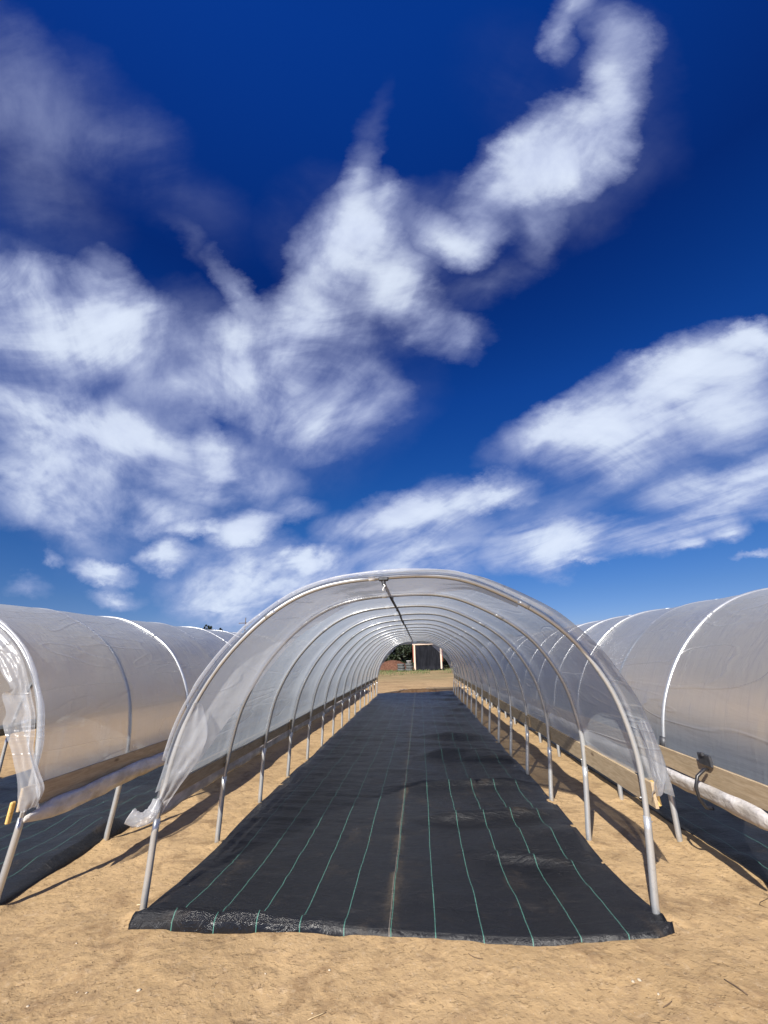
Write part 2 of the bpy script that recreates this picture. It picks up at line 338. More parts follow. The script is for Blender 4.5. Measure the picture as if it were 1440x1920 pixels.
M = dict(
 sand=mat_sand(), fabric=mat_fabric(),
 film=mat_film('milky_film', .48, .07, .42, dk=.92, mixf=.48), film2=mat_film('milky_film_neighbour', .58, .15, .55, blur=.9, dk=.58),
 fold=mat_film('folded_film', .58, .10, .35, (.90,.92,.95), 0, .30),
 ridge=mat_film('film_pipe_highlight', .72, .30, .2, (.98,.99,1.0), dk=.97, mixf=.2, grough=.12),
 roll=simple('rolled_film', (.42,.385,.34), (.66,.63,.60), 7, .45, 0, .9, (1,.6,1), .04),
 pipe=mat_pipe(), wood=mat_wood('weathered_board', (.40,.30,.185), (.56,.44,.29), True),
 fresh=mat_wood('fresh_cut_wood', (.66,.42,.13), (.82,.58,.24)),
 black=simple('black_rubber', (.012,.012,.014), (.03,.03,.034), 20, .35, 0, .1),
 white=simple('white_tape', (.75,.75,.73), (.84,.84,.82), 20, .5, 0, .1),
 dark=simple('dark_and_shaded_steel', (.05,.055,.06), (.10,.10,.11), 20, .5, .5, .1),
 tarp=simple('black_tarp', (.004,.005,.008), (.012,.013,.018), 5, .75, 0, .5, (1,1,.2), .04, .15),
 pale=mat_wood('pale_post', (.62,.47,.36), (.80,.66,.54)),
 red=mat_wood('reddish_strip', (.26,.07,.045), (.36,.12,.08)),
 tyre=simple('tyre_rubber', (.05,.055,.055), (.12,.125,.12), 6, .8, 0, .3),
 soil=simple('soil', (.085,.040,.026), (.17,.085,.055), 5, .95, 0, 1.0, (1,1,1), .08, .1),
 trench=simple('trench_earth', (.20,.115,.06), (.32,.20,.11), 6, .95, 0, 1.0, (1,1,1), .04, .1),
 bark=simple('bark', (.06,.045,.035), (.13,.10,.075), 9, .9, 0, .6, (1,1,.3)),
 leaf=simple('leaf', (.010,.018,.008), (.035,.05,.022), 1.2, .6, 0, 0),
 grass=simple('grass_blade', (.060,.10,.028), (.17,.17,.07), .6, .8, 0, 0),
 straw=simple('dry_straw', (.48,.35,.18), (.66,.52,.32), 20, .7, 0, .1),
 twig=simple('dark_twig', (.07,.045,.028), (.15,.10,.06), 20, .8, 0, .2),
 stone=simple('pale_pebble', (.42,.34,.24), (.58,.50,.38), 20, .8, 0, .3),
)

# ------------------------------------------------------------------ ground
MATW = {-4.88: 1.80, 0.0: 1.80, 4.52: 1.62}
n1, n2, n3 = vnoise(1), vnoise(2), vnoise(3)
def ground_h(x, y):
    x = np.asarray(x, float); y = np.asarray(y, float)
    fade = np.clip((30-y)/20, .15, 1)
    h = .018*fbm(n1, x*.8, y*.8, 3)+.010*fbm(n2, x*3.1, y*3.1, 3)+.006*np.abs(fbm(n3, x*9, y*9, 2))
    return h*fade-.012
def steps(segs):
    o = [segs[0][0]]
    for a, b, d in segs:
        k = max(1, int(round((b-a)/d))); o += [a+(b-a)*(i+1)/k for i in range(k)]
    return np.array(o)
def make_ground():
    xs = steps([(-900,-200,120),(-200,-40,20),(-40,-9,2.5),(-9,-4,.25),(-4,4.2,.034),(4.2,9,.25),(9,40,2.5),(40,200,20),(200,900,120)])
    ys = steps([(-60,-6,6),(-6,2.2,.5),(2.2,6.5,.032),(6.5,12,.08),(12,26,.25),(26,60,1),(60,200,10),(200,1500,130)])
    X, Y = np.meshgrid(xs, ys); Z = ground_h(X, Y)
    Z = np.where((abs(X) > 30) | (Y > 90) | (Y < -5), -.02, Z)
    # feet of the posts: soil pushed up round them
    for cx_, hw in ((-4.88,1.84),(0,1.84),(4.52,1.84)):
        for s_ in (-1, 1):
            for i in range(4):
                px, py = cx_+s_*hw, 3.73+1.198*i
                d = np.hypot(X-px-.03*s_, Y-py+.02); Z += .034*np.exp(-(d/.085)**2)*(1+.6*fbm(n3, X*14, Y*14, 2))-.02*np.exp(-(d/.03)**2)
    # mats lie pressed into a levelled bed
    for cx_, hw in MATW.items():
        ins = (abs(X-cx_) < hw-.03) & (Y > 3.62) & (Y < 22.1); Z = np.where(ins, np.minimum(Z, -.015), Z)
    V = np.stack([X, Y, Z], -1).reshape(-1, 3)
    o = mesh('ground', V.tolist(), grid_faces(len(ys), len(xs)), M['sand']); tag(o, 'tan sandy ground, raked and scuffed, running to the horizon', 'ground', kind='structure')
make_ground()

# ------------------------------------------------------------------ ground cover mats
def make_mat(cx_, hw, label, seed, y0=3.55, y1=22.2, detail=True):
    f, g = vnoise(seed), vnoise(seed+50)
    nx = 150 if detail else 70
    xs = np.linspace(-1, 1, nx)
    ys = steps([(0,3.5,.03),(3.5,8,.06),(8,y1-y0,.15)]) if detail else steps([(0,4,.07),(4,y1-y0,.2)])
    T, Yv = np.meshgrid(xs, ys)
    edge = .035*fbm(g, Yv*.8, T*0+3, 3)*np.abs(T)
    flare = np.where(T > 0, .015, -.012)*np.exp(-(Yv/.35)**2)*np.abs(T)**4
    if abs(cx_) < 1: pinch = -.018*np.abs(T)**3*np.exp(-((Yv-.9)/.8)**2)
    else: pinch = 0
    X = cx_+T*(hw+flare+pinch)+edge*np.sign(T)
    bow = -.02-.085*np.exp(-((T-.45)/.40)**2)+.05*np.clip((T-.93)/.07, 0, 1) if abs(cx_) < 1 else 0
    Y = y0+Yv+(bow+.015*fbm(g, T*3, Yv*0, 2))*np.exp(-Yv/.5)
    # long soft folds across the fabric, more on the right half, small ripples
    q = Yv+.55*T+.25*fbm(f, Yv*.5, T*1.2, 2)
    amp = .35+.65*np.clip(T+.15, 0, 1)
    fold = np.maximum(0, fbm(f, q*1.7, T*.9, 2)-.12)**1.0*.095*amp
    ripple = .0085*fbm(g, Yv*6+T*1.5, T*2.0, 3)+.006*np.abs(fbm(f, Yv*12+T*3, T*4, 2))
    Z = .012+fold*np.clip(Yv/.5, 0, 1)+ripple+.008*np.exp(-(T*hw/.03)**2)
    Z *= np.clip((1-np.abs(T))/.05, .25, 1)
    Z += .004
    if abs(cx_) < 1:
        for (yr, sl_, wd, hh, x0_) in ((1.95,.30,.10,.050,-.02),(1.15,-.50,.07,.035,.20),(3.2,.15,.12,.05,-.2),(5.0,.22,.14,.05,.0),(6.8,-.2,.2,.06,.1)):
            Z += 1.5*hh*np.exp(-((Yv-yr-sl_*(T-.3))/wd)**2)*np.clip((T-x0_)*3, 0, 1)*np.clip((1-T)*4, 0, 1)
        # front hem turned over and puffed up on the left half, and a tucked lip on the right
        hem = np.clip((-.05-T)*2.2, 0, 1)
        Z += hem*.062*np.exp(-((Yv-.05)/.045)**2)*(.85+.22*fbm(g, T*9, Yv*0, 2))
        Z += hem*.004*fbm(f, T*60, Yv*3, 2)*np.exp(-((Yv-.05)/.06)**2)
        c2 = np.clip((T-.88)/.12, 0, 1)*np.exp(-(Yv/.22)**2)
        Z += .05*c2*np.abs(np.sin(Yv*22+T*30))
    UVX = T*hw
    V = np.stack([X, Y, Z], -1).reshape(-1, 3)
    n, k = len(ys), nx
    Fc = grid_faces(n, k); VL = V.tolist(); UL = np.stack([UVX, Yv], -1).reshape(-1, 2).tolist()
    # skirt to the soil all round so that the fabric has a turned edge
    ring = [i for i in range(k)]+[r*k+k-1 for r in range(1, n)]+[(n-1)*k+i for i in range(k-2, -1, -1)]+[r*k for r in range(n-2, 0, -1)]
    off = len(VL)
    for i in ring:
        v = VL[i]; VL.append([v[0], v[1]-(.004 if v[1] < y0+.3 else -.004), -.05]); UL.append(UL[i])
    L = len(ring); Fc += [(ring[(i+1) % L], ring[i], off+i, off+(i+1) % L) for i in range(L)]
    o = mesh('ground_cover_mat', VL, Fc, M['fabric'], None, True, UL)
    return tag(o, label, 'ground cover', 'woven ground cover mats under the tunnels')
make_mat(0.01, 1.835, 'black woven ground cover with green lines filling the floor of the middle tunnel', 11)
make_mat(-4.86, 1.82, 'dark ground cover strip under the tunnel at the left edge', 21, 3.3, 22.0, False)
make_mat(4.55, 1.68, 'black ground cover strip under the tunnel at the right edge', 31, 3.2, 22.0, False)

# ------------------------------------------------------------------ tunnels
PROF = [(-1.85,0),(-1.84,.25),(-1.835,.54),(-1.80,.81),(-1.73,1.16),(-1.62,1.42),(-1.48,1.66),(-1.30,1.88),(-1.05,2.11),(-.75,2.29),(-.4,2.39),(0,2.42),(.4,2.425),(.75,2.37),(1.10,2.21),(1.39,2.03),(1.60,1.83),(1.75,1.60),(1.85,1.38),(1.905,1.12),(1.925,.9),(1.91,.65),(1.87,.3),(1.83,0)]
def catmull(pts, m_=6):
    o = []
    P_ = [pts[0]]+pts+[pts[-1]]
    for i in range(1, len(P_)-2):
        p0, p1, p2, p3 = [np.array(p, float) for p in P_[i-1:i+3]]
        for k in range(m_):
            t = k/m_; o.append(.5*((2*p1)+(-p0+p2)*t+(2*p0-5*p1+4*p2-p3)*t*t+(-p0+3*p1-3*p2+p3)*t**3))
    o.append(np.array(pts[-1], float)); return np.array(o)
PR = catmull(PROF)
for _ in range(6): PR[1:-1] = .25*PR[:-2]+.5*PR[1:-1]+.25*PR[2:]
dl = np.r_[0, np.cumsum(np.hypot(*np.diff(PR, axis=0).T))]
def prof_at(s):                                    # s in metres along the hoop
    s = np.asarray(s, float); x = np.interp(s, dl, PR[:,0]); z = np.interp(s, dl, PR[:,1])
    e = .02; tx = np.interp(s+e, dl, PR[:,0])-np.interp(s-e, dl, PR[:,0]); tz = np.interp(s+e, dl, PR[:,1])-np.interp(s-e, dl, PR[:,1])
    n = np.hypot(tx, tz)+1e-9; return x, z, -tz/n, tx/n      # position, outward normal
LEN = dl[-1]
apex = dl[np.argmax(PR[:,1])]
def s_at_z(z, right):
    idx = np.where(dl > apex)[0] if right else np.where(dl <= apex)[0]
    j = idx[np.argmin(abs(PR[idx,1]-z))]; return dl[j]
Y0, SP, NH = 3.73, 1.198, 16
def make_hoop(parent, y, kz=1.0, seed=0, taped=None):
    r_ = random.Random(seed)
    lean = r_.uniform(-.012, .012) if seed % 100 else 0
    ss = np.linspace(s_at_z(.50, False), s_at_z(.50, True), 72)
    x, z, nx, nz = prof_at(ss)
    h = MB().tube([(a+lean*b, y, b*kz) for a, b in zip(x, z)], .0205, 12).build('hoop', M['pipe'], parent, True)
    for right in (False, True):
        a, b = (0.0, s_at_z(.62+r_.uniform(-.03,.03), False)) if not right else (s_at_z(.60+r_.uniform(-.03,.03), True), LEN)
        s2 = np.linspace(a, b, 8); x, z, _, _ = prof_at(s2)
        z2 = z*kz; z2[0 if not right else -1] = -.15
        pb = MB().tube([(p+lean*q, y, q) for p, q in zip(x, z2)], .0255, 14)
        e = 0 if right else -1
        pb.tube([(x[e]+lean*z2[e]-.03, y, z2[e]-.035), (x[e]+lean*z2[e]+.032, y, z2[e]-.035)], .005, 6)      # bolt
        pb.build('ground_post', M['pipe'], h, True)
    # swaged joints of the three pipe lengths, with a white tape wrap at one
    for sj in (LEN*.335, LEN*.665):
        s2 = np.linspace(sj-.05, sj+.05, 4); x, z, _, _ = prof_at(s2)
        MB().tube([(p+lean*q, y, q*kz) for p, q in zip(x, z)], .0228, 12).build('joint_sleeve', M['pipe'], h, True)
    sj = LEN*.47+r_.uniform(-.04, .04); x, z, _, _ = prof_at(np.linspace(sj-.03, sj+.03, 3))
    MB().tube([(p+lean*q, y, q*kz) for p, q in zip(x, z)], .0225, 12).build('tape_wrap', M['white'], h, True)
    if seed == 100 or seed >= 200: return h
    ss = np.linspace(s_at_z(.80, False), s_at_z(.80, True), 80); x, z, nx, nz = prof_at(ss); V = []
    for a, b, c, d in zip(x, z, nx, nz):
        for j in range(7):
            q = math.pi*(j/6-.5); rr = .0275
            V.append((a+lean*b+c*(.002+rr*math.cos(q)), y+rr*.8*math.sin(q), (b+d*(.002+rr*math.cos(q)))*kz))
    mesh('film_highlight', V, grid_faces(80, 7), M['ridge'], h)  # added pale film strip, stands in for the highlight along the pipe
    return h
def make_cover(parent, seed, kz, mat, front, y_end, zlo=(.76,.76), sag=.022, wr=1.0, base=.026):
    f, g = vnoise(seed), vnoise(seed+9)
    sa, sb = s_at_z(zlo[0], False), s_at_z(zlo[1], True)
    ns = 120; ss = np.linspace(sa, sb, ns); u = (ss-sa)/(sb-sa)
    ts = np.concatenate([np.linspace(-1, 0, 9)[:-1], np.linspace(0, 1, int((y_end-Y0)/.10))])
    rows = []
    x, z, nx_, nz_ = prof_at(ss)
    for t in ts:
        if t < 0:
            over, outw = front(u); yy = Y0+over*t; off = base+outw*(-t)**1.3
        else:
            yy = np.full(ns, Y0+(y_end-Y0)*t); off = np.full(ns, base)
        ph = ((yy-Y0)/SP) % 1.0
        bay = np.sin(np.pi*ph)*(yy > Y0); edge = np.minimum(u, 1-u)*(sb-sa); bay = bay*np.clip(edge/.30, .04, 1); off = off+.012*np.exp(-(edge/.09)**2)
        dz_ = off-sag*bay**.8
        dz_ = dz_+wr*bay*(.016*fbm(f, yy*1.0+u*3, u*7, 2)+.007*fbm(g, yy*2.2+u*12, u*12-yy*1.5, 2))
        dz_ = dz_+(yy <= Y0)*.012*fbm(g, yy*9, u*14, 2)*np.clip((Y0-yy)*5, 0, 1)
        rows.append(np.stack([x+nx_*dz_, yy, (z+nz_*dz_)*kz], -1))
    V = np.array(rows).reshape(-1, 3)
    return mesh('plastic_cover', V.tolist(), grid_faces(len(ts), ns), mat, parent)
def sheet(name, A, B, mat, parent, n=14, fold=.02, seed=5, sub=None):
    """loose film between two 3D edge lines of equal length, with folds"""
    f, g = vnoise(seed), vnoise(seed+3); A = np.array(A, float); B = np.array(B, float)
    a = catmull([tuple(p) for p in A], 6); b = catmull([tuple(p) for p in B], 6); k = len(a)
    rows = []
    for i in range(n):
        t = i/(n-1); r_ = a*(1-t)+b*t; q = np.arange(k)/6.0
        w_ = math.sin(math.pi*min(1, t*1.0+.0))*.6+.4*t
        r_ = r_.copy(); r_[:,1] += fold*w_*(fbm(f, q*1.7, t*3+q*.4, 3)+.7*np.sin(t*17+q*1.1+2*fbm(g, q*.7, t, 2)))
        r_[:,0] += fold*.4*w_*fbm(g, q*2.1, t*4, 2)
        rows.append(r_)
    return mesh(name, np.array(rows).reshape(-1, 3).tolist(), grid_faces(n, k), mat, parent)
def side_roll(parent, xside, x0, z0, y0, y1, seed, mat, rad=.055):
    f, g = vnoise(seed), vnoise(seed+1); k = 18; ys = np.arange(y0, y1, .05); V = []
    for y in ys:
        cxx = x0+xside*.012*float(fbm(f, y*.9, 1.5, 2)); czz = z0+.022*float(fbm(g, y*.8, 4.1, 2))
        e = min(1, (y-y0)/.35+.3)
        for j in range(k):
            q = 2*math.pi*j/k
            rr = rad*e*(1+.22*float(fbm(f, y*1.6+2*math.cos(q), 3+2*math.sin(q), 3))+.10*float(fbm(g, y*5+j*.3, q*2, 2)))
            V.append((cxx+rr*.62*math.cos(q), y, czz+rr*1.15*math.sin(q)))
    Fc = grid_faces(len(ys), k, 0, True)+[tuple(range(k))[::-1], tuple((len(ys)-1)*k+j for j in range(k))]
    return mesh('side_roll', V, Fc, mat, parent)
def boards(parent, x, side, kz=1.0, seed=0, y0=3.62, ztop=.825, hgt=.165, n=5):
    r_ = random.Random(seed); y = y0; L = (Y0+SP*(NH-1)+.1-y0)/n
    for i in range(n):
        dzz = r_.uniform(-.008,.008); a = y+.004; b = y+L-.004
        MB().box((x, (a+b)/2, (ztop-hgt/2)+dzz), (.024, b-a, hgt), Matrix.Rotation(r_.uniform(-.0015,.0015), 3, 'X'), .003).build('baseboard', M['wood'], parent)
        if i < n-1:   # short splice cleat over each butt joint
            MB().box((x-side*.0235, y+L, ztop-hgt/2), (.022, .26, hgt*.85), None, .003).build('splice_cleat', M['wood'], parent)
        y += L
def tunnel(cx_, label, kz, seed, yf=None):
    t = empty('hoop_tunnel', (cx_, 0, 0)); tag(t, label, 'greenhouse', 'plastic covered hoop tunnels side by side')
    for i in range(NH): make_hoop(t, yf if (yf and i == 0) else Y0+SP*i, kz, seed*100+i)
    MB().tube([(.02+.006*math.sin(y*1.3), y, (2.372+.008*math.sin(y*2.1))*kz) for y in np.linspace(Y0-.03, Y0+SP*(NH-1)+.05, 50)], .016, 10).build('ridge_pipe', M['dark'], t, True)  # dark material puts the shade under the roof into the pipe's colour
    for i in range(NH):     # clamps holding the ridge pipe under each hoop
        MB().box((.02, Y0+SP*i, 2.385*kz), (.03, .05, .06), None, .006).build('ridge_clamp', M['dark'], t)
    for side in (-1, 1):
        boards(t, (1.944 if side > 0 else -1.866), side, kz, seed+side, 3.42 if yf else (3.62 if side > 0 else 3.80))
        for i in range(NH):     # short white ties between post and board
            xx = 1.926 if side > 0 else -1.846
            MB().tube([(xx-side*.035, Y0+SP*i+.027, .70), (xx+side*.02, Y0+SP*i+.030, .705)], .004, 6).build('board_tie', M['white'], t, True)
    return t

# --- middle tunnel
T0 = tunnel(0.0, 'middle tunnel seen straight down its length, its front film folded back over the hoop', 1.0, 1)
def front_mid(u):
    over = np.interp(u, [0,.12,.3,.45,.55,.65,.8,.95,1], [.06,.05,.04,.06,.12,.20,.25,.25,.24])
    outw = np.interp(u, [0,.5,.7,.9,1], [.0,.0,.015,.03,.05])
    return over, outw
Yend = Y0+SP*(NH-1)+.25
make_cover(T0, 41, 1.0, M['film'], front_mid, Yend)
# rolled film edge riding on the front hoop
ss = np.linspace(s_at_z(1.0, False), apex+1.25, 70); x, z, nx_, nz_ = prof_at(ss); rf = vnoise(77)
wob = .006*fbm(rf, ss*3, ss*0, 3)
MB().tube([(a+c*(.046+w_), Y0-.045+.015*math.sin(s_*3), b+d*(.046+w_)) for a, b, c, d, w_, s_ in zip(x, z, nx_, nz_, wob, ss)],
          list(.013+.004*fbm(rf, ss*5, ss*0+2, 3)), 10).build('rolled_hem', M['fold'], T0, True)
# flap of the front film folded inwards behind the front hoop
FL = [( -1.80,.74,-1.78,.72),(-1.76,1.0,-1.58,1.0),(-1.66,1.35,-1.38,1.30),(-1.47,1.66,-1.20,1.53),(-1.30,1.88,-1.05,1.72),(-1.05,2.11,-.84,1.93),(-.75,2.29,-.56,2.10),(-.4,2.38,-.25,2.25),(0,2.41,.0,2.27),(.4,2.415,.38,2.27),(.62,2.39,.60,2.29),(.85,2.32,.84,2.29),(1.2,2.15,1.2,2.13)]
sheet('folded_flap', [(a, Y0+.03, b) for a, b, c, d in FL], [(c, Y0+.13+.16*math.sin(math.pi*min(1, i/9)), d) for i, (a, b, c, d) in enumerate(FL)], M['fold'], T0, 16, .007, 61)
# gathered tail of film at the left foot of the front hoop
GT = [(-1.60,1.42,-1.57,1.40),(-1.69,1.24,-1.50,1.20),(-1.745,1.06,-1.53,1.03),(-1.785,.90,-1.64,.86),(-1.825,.74,-1.75,.70),(-1.855,.62,-1.82,.58)]
sheet('gathered_tail', [(a, Y0-.06, b) for a, b, c, d in GT], [(c, Y0+.02, d) for a, b, c, d in GT], M['fold'], T0, 14, .014, 63)
def bag(name, pts, rad, mat, parent, seed, flat=.6):
    f = vnoise(seed); mb = MB(); p = catmull(pts, 6); r_ = np.interp(np.linspace(0, 1, len(p)), np.linspace(0, 1, len(rad)), rad)
    k = 22; off = 0; V = []
    for i, c in enumerate(p):
        t = Vector([float(v) for v in p[min(i+1, len(p)-1)]-p[max(i-1, 0)]]).normalized(); a = t.cross(Vector((0,1,0))).normalized(); b = t.cross(a)
        for j in range(k):
            q = 2*math.pi*j/k; rr = r_[i]*(1+.30*float(fbm(f, j*1.9, i*.22, 3)))
            V.append(Vector([float(v) for v in c])+float(rr)*(math.cos(q)*a+flat*math.sin(q)*b))
    Fc = grid_faces(len(p), k, 0, True)+[tuple(range(k))[::-1], tuple((len(p)-1)*k+j for j in range(k))]
    return mesh(name, V, Fc, mat, parent)
bag('bunched_end', [(-1.83,Y0-.03,.72),(-1.84,Y0-.06,.65),(-1.88,Y0-.09,.61),(-1.94,Y0-.11,.615),(-1.985,Y0-.12,.64)], [.03,.042,.046,.046,.044,.05], M['fold'], T0, 65)
# loose film hanging at the right hip
HG = [(1.925,1.25,1.94,1.24),(1.94,1.12,1.97,1.11),(1.95,1.0,1.985,1.0),(1.955,.90,1.99,.91),(1.955,.82,1.96,.84),(1.95,.74,1.93,.78)]
sheet('hanging_film', [(a, Y0-.10, b) for a, b, c, d in HG], [(c, Y0-.23, d) for a, b, c, d in HG], M['fold'], T0, 16, .016, 67)
sheet('hanging_film', [(a+.03, Y0-.02, b-.02) for a, b, c, d in HG], [(c-.03, Y0-.15, d-.03) for a, b, c, d in HG], M['fold'], T0, 14, .018, 69)
side_roll(T0, -1, -1.915, .60, Y0+.05, Y0+SP*14, 71, M['roll'], .05)
# block at the front end of the right board, black strap, ridge clamp with cord
MB().box((1.962, 3.655, .755), (.030, .05, .155), Matrix.Rotation(R(-4), 3, 'Y'), .006).build('end_block', M['fresh'], T0)
MB().box((1.952, 3.86, .742), (.032, .05, .178), None, .002).build('board_strap', M['black'], T0)
cl = MB().tube([(.02, Y0-.045, 2.40), (.02, Y0-.045, 2.345)], .016, 12).box((.02, Y0-.045, 2.40), (.09, .05, .035), None, .008).build('front_clamp', M['dark'], T0)
MB().tube([(.02,Y0-.06,2.35),(.035,Y0-.062,2.335),(.02,Y0-.064,2.32),(.012,Y0-.066,2.30),(.02,Y0-.066,2.29)], .005, 6).build('cord', M['white'], cl, True)
def end_flap(parent, ye, kz=1.0):
    sA = np.linspace(s_at_z(.80, False), s_at_z(.80, True), 11); x, z, _, _ = prof_at(sA)
    inner = [(-1.74,.84),(-1.65,1.26),(-1.36,1.62),(-1.06,1.96),(-.72,2.26),(-.1,2.28),(.45,2.27),(.90,2.25),(1.31,1.84),(1.66,1.42),(1.90,.84)]
    A = [(a, ye, b*kz) for a, b in zip(x, z)]; B = [(a, ye+.10, b*kz) for a, b in inner]
    f, g = vnoise(301), vnoise(302); a = np.array(A); b = np.array(B); k = 61
    q = np.linspace(0, 10, k); a = np.stack([np.interp(q, range(11), a[:, i]) for i in range(3)], 1); b = np.stack([np.interp(q, range(11), b[:, i]) for i in range(3)], 1)
    xs_, zs_, _, _ = prof_at(np.linspace(sA[0], sA[-1], k)); a[:, 0] = xs_; a[:, 2] = zs_*kz
    rows = []
    for i in range(8):
        t = i/7; r_ = a*(1-t)+b*t; r_[:, 1] += .03*fbm(f, q*2, q*0+t*2, 2)*t; rows.append(r_)
    return mesh('end_flap', np.array(rows).reshape(-1, 3).tolist(), grid_faces(8, k), M['fold'], parent)
end_flap(T0, Yend-.02)
# --- left tunnel
T1 = tunnel(-4.88, 'tunnel at the left edge, loose film hanging from its front hoop', 1.0, 2)
def front_left(u): return np.interp(u, [0,.5,.9,1], [.10,.10,.03,.0]), u*0
make_cover(T1, 43, 1.0, M['film2'], front_left, Yend, base=.008, sag=.014)
side_roll(T1, 1, 1.975, .615, Y0-.06, Y0+SP*14, 73, M['roll'], .06)
FL = [(.95,2.31,.90,2.27),(1.2,2.16,1.12,2.10),(1.42,2.0,1.34,1.92),(1.60,1.82,1.50,1.72),(1.73,1.60,1.64,1.57),(1.80,1.46,1.58,1.52),(1.85,1.36,1.66,1.37),(1.885,1.22,1.65,1.28),(1.91,1.08,1.77,1.11),(2.0,.93,1.89,.88),(2.08,.80,1.96,.70),(2.04,.68,2.0,.655)]
sheet('hanging_film', [(a, Y0-.04, b) for a, b, c, d in FL], [(c, Y0-.12, d) for a, b, c, d in FL], M['fold'], T1, 16, .010, 81)
sheet('hanging_film', [(a-.01, Y0-.07, b) for a, b, c, d in FL[4:]], [(c+.07, Y0-.02, d) for a, b, c, d in FL[4:]], M['fold'], T1, 12, .014, 83)
ss = np.linspace(apex-.4, s_at_z(.9, True), 70); x, z, nx_, nz_ = prof_at(ss); wob = .006*fbm(rf, ss*3, ss*0+9, 3)
MB().tube([(a+c*(.040+w_), Y0-.03, b+d*(.040+w_)) for a, b, c, d, w_ in zip(x, z, nx_, nz_, wob)], list(.018+.005*fbm(rf, ss*5, ss*0+4, 3)), 10).build('rolled_hem', M['fold'], T1, True)
MB().box((1.895, 3.62, .655), (.024, .04, .15), Matrix.Rotation(R(3), 3, 'Y'), .006).build('end_block', M['fresh'], T1)
MB().tube([(1.896, Y0+SP, .53), (1.899, Y0+SP, .58)], .0275, 12).build('post_label', M['white'], T1, True)
# --- right tunnel
T2 = tunnel(4.52, 'tunnel at the right edge with a fat rolled film strapped to its board', .972, 3, 3.50)
def front_right(u): return np.interp(u, [0,.1,.5,1], [.22,.24,.26,.24]), u*0
make_cover(T2, 47, .972, M['film2'], front_right, Yend, base=.008, sag=.014)
side_roll(T2, -1, -1.945, .625, 3.30, Y0+SP*14, 75, M['roll'], .057)
ss = np.linspace(s_at_z(.80, False), apex, 60); x, z, nx_, nz_ = prof_at(ss)
MB().tube([(a+c*.030, 3.49, (b+d*.030)*.972) for a, b, c, d in zip(x, z, nx_, nz_)], list(.020+.005*fbm(rf, ss*5, ss*0+7, 3)), 12).build('rolled_hem', M['fold'], T2, True)
def strap(y, x=-1.99):
    st = MB().tube([(x+.085, y+.01, .80), (x+.05, y, .80), (x-.02, y-.01, .755), (x-.055, y-.02, .68), (x-.045, y-.01, .60), (x+.0, y, .535), (x+.05, y, .53)], .013, 8)
    o = st.build('roll_strap', M['black'], T2, True)
    MB().box((x+.095, y+.03, .865), (.02, .16, .085), None, .004).box((x+.08, y+.03, .905), (.02, .03, .03), None, .004).build('bracket_plate', M['dark'], o)
strap(Y0+.36)
xx, zz_, _, _ = prof_at(np.linspace(s_at_z(.83, False), s_at_z(.95, False), 3))
MB().tube([(a-.01, Y0+SP, b*.972) for a, b in zip(xx, zz_)], .034, 12).build('post_wrap', M['dark'], T2, True)
MB().box((-1.895, Y0+SP+.06, .79), (.03, .07, .07), None, .004).build('bracket_plate', M['dark'], T2)

# ------------------------------------------------------------------ small litter on the sand
def gz(x, y): return float(ground_h(x, y))
def stick(name, x, y, L, ang, rad, mat, label, cat, group=None, bend=.1):
    P_ = []
    for i in range(6):
        t = i/5-.5; px = x+L*t*math.cos(ang)-bend*L*(t*t-.1)*math.sin(ang); py = y+L*t*math.sin(ang)+bend*L*(t*t-.1)*math.cos(ang)
        P_.append((px, py, gz(px, py)+rad*1.2+.004))
    o = MB().tube(P_, [rad*.7, rad, rad, rad, rad*.9, rad*.5], 6).build(name, mat, None, True); tag(o, label, cat, group); return o
stick('straw', -.32, 2.84, .10, R(35), .0022, M['straw'], 'pale straw stem lying at the bottom edge of the photo', 'straw')
stick('twig', 1.92, 3.10, .11, R(118), .0035, M['twig'], 'dark twig lying on the sand in front of the right tunnel gap', 'twig')
stick('twig', -1.93, 3.82, .05, R(10), .004, M['straw'], 'small pale wood chip beside the left front post', 'twig')
stick('twig', 1.50, 2.98, .07, R(25), .0025, M['twig'], 'short dark twig on the sand, to the right and near the bottom of the photo', 'twig')
stick('twig', .55, 3.30, .09, R(-20), .002, M['twig'], 'thin bent twig just in front of the mat hem', 'twig', None, .4)
MBc = MB().tube([(2.42+.05*math.sin(i*.9)+.34*(1-i/24.)*-1+.34, 3.35+.030*i, gz(2.42, 3.35+.03*i)+.006) for i in range(25)], .0022, 6)
tag(MBc.build('cord', M['twig'], None, True), 'thin brown cord straggling over the sand towards the right mat', 'cord')
peb = None; r5 = random.Random(5)
for i in range(18):
    x_ = r5.uniform(-2.4, 2.6); y_ = 2.75+abs(r5.gauss(0, .35)); 
    if y_ > 3.46 and abs(x_) < 1.95: y_ = 2.8+r5.random()*.6
    rd = r5.uniform(.0035, .010); V = []; k = 8
    for a in range(5):
        th = math.pi*(a+.0)/4
        for b in range(k):
            q = 2*math.pi*b/k; rr = rd*(1+r5.uniform(-.2,.2)); V.append((rr*math.sin(th)*math.cos(q)*1.3, rr*math.sin(th)*math.sin(q), rr*.6*math.cos(th)))
    o = mesh('pebble', V, grid_faces(5, k, 0, True), M['stone']); o.location = (x_, y_, gz(x_, y_)+rd*.35); o.rotation_euler.z = r5.random()*6
    tag(o, 'tiny pale pebble on the bare sand in the foreground', 'pebble', 'pale pebbles scattered on the foreground sand')

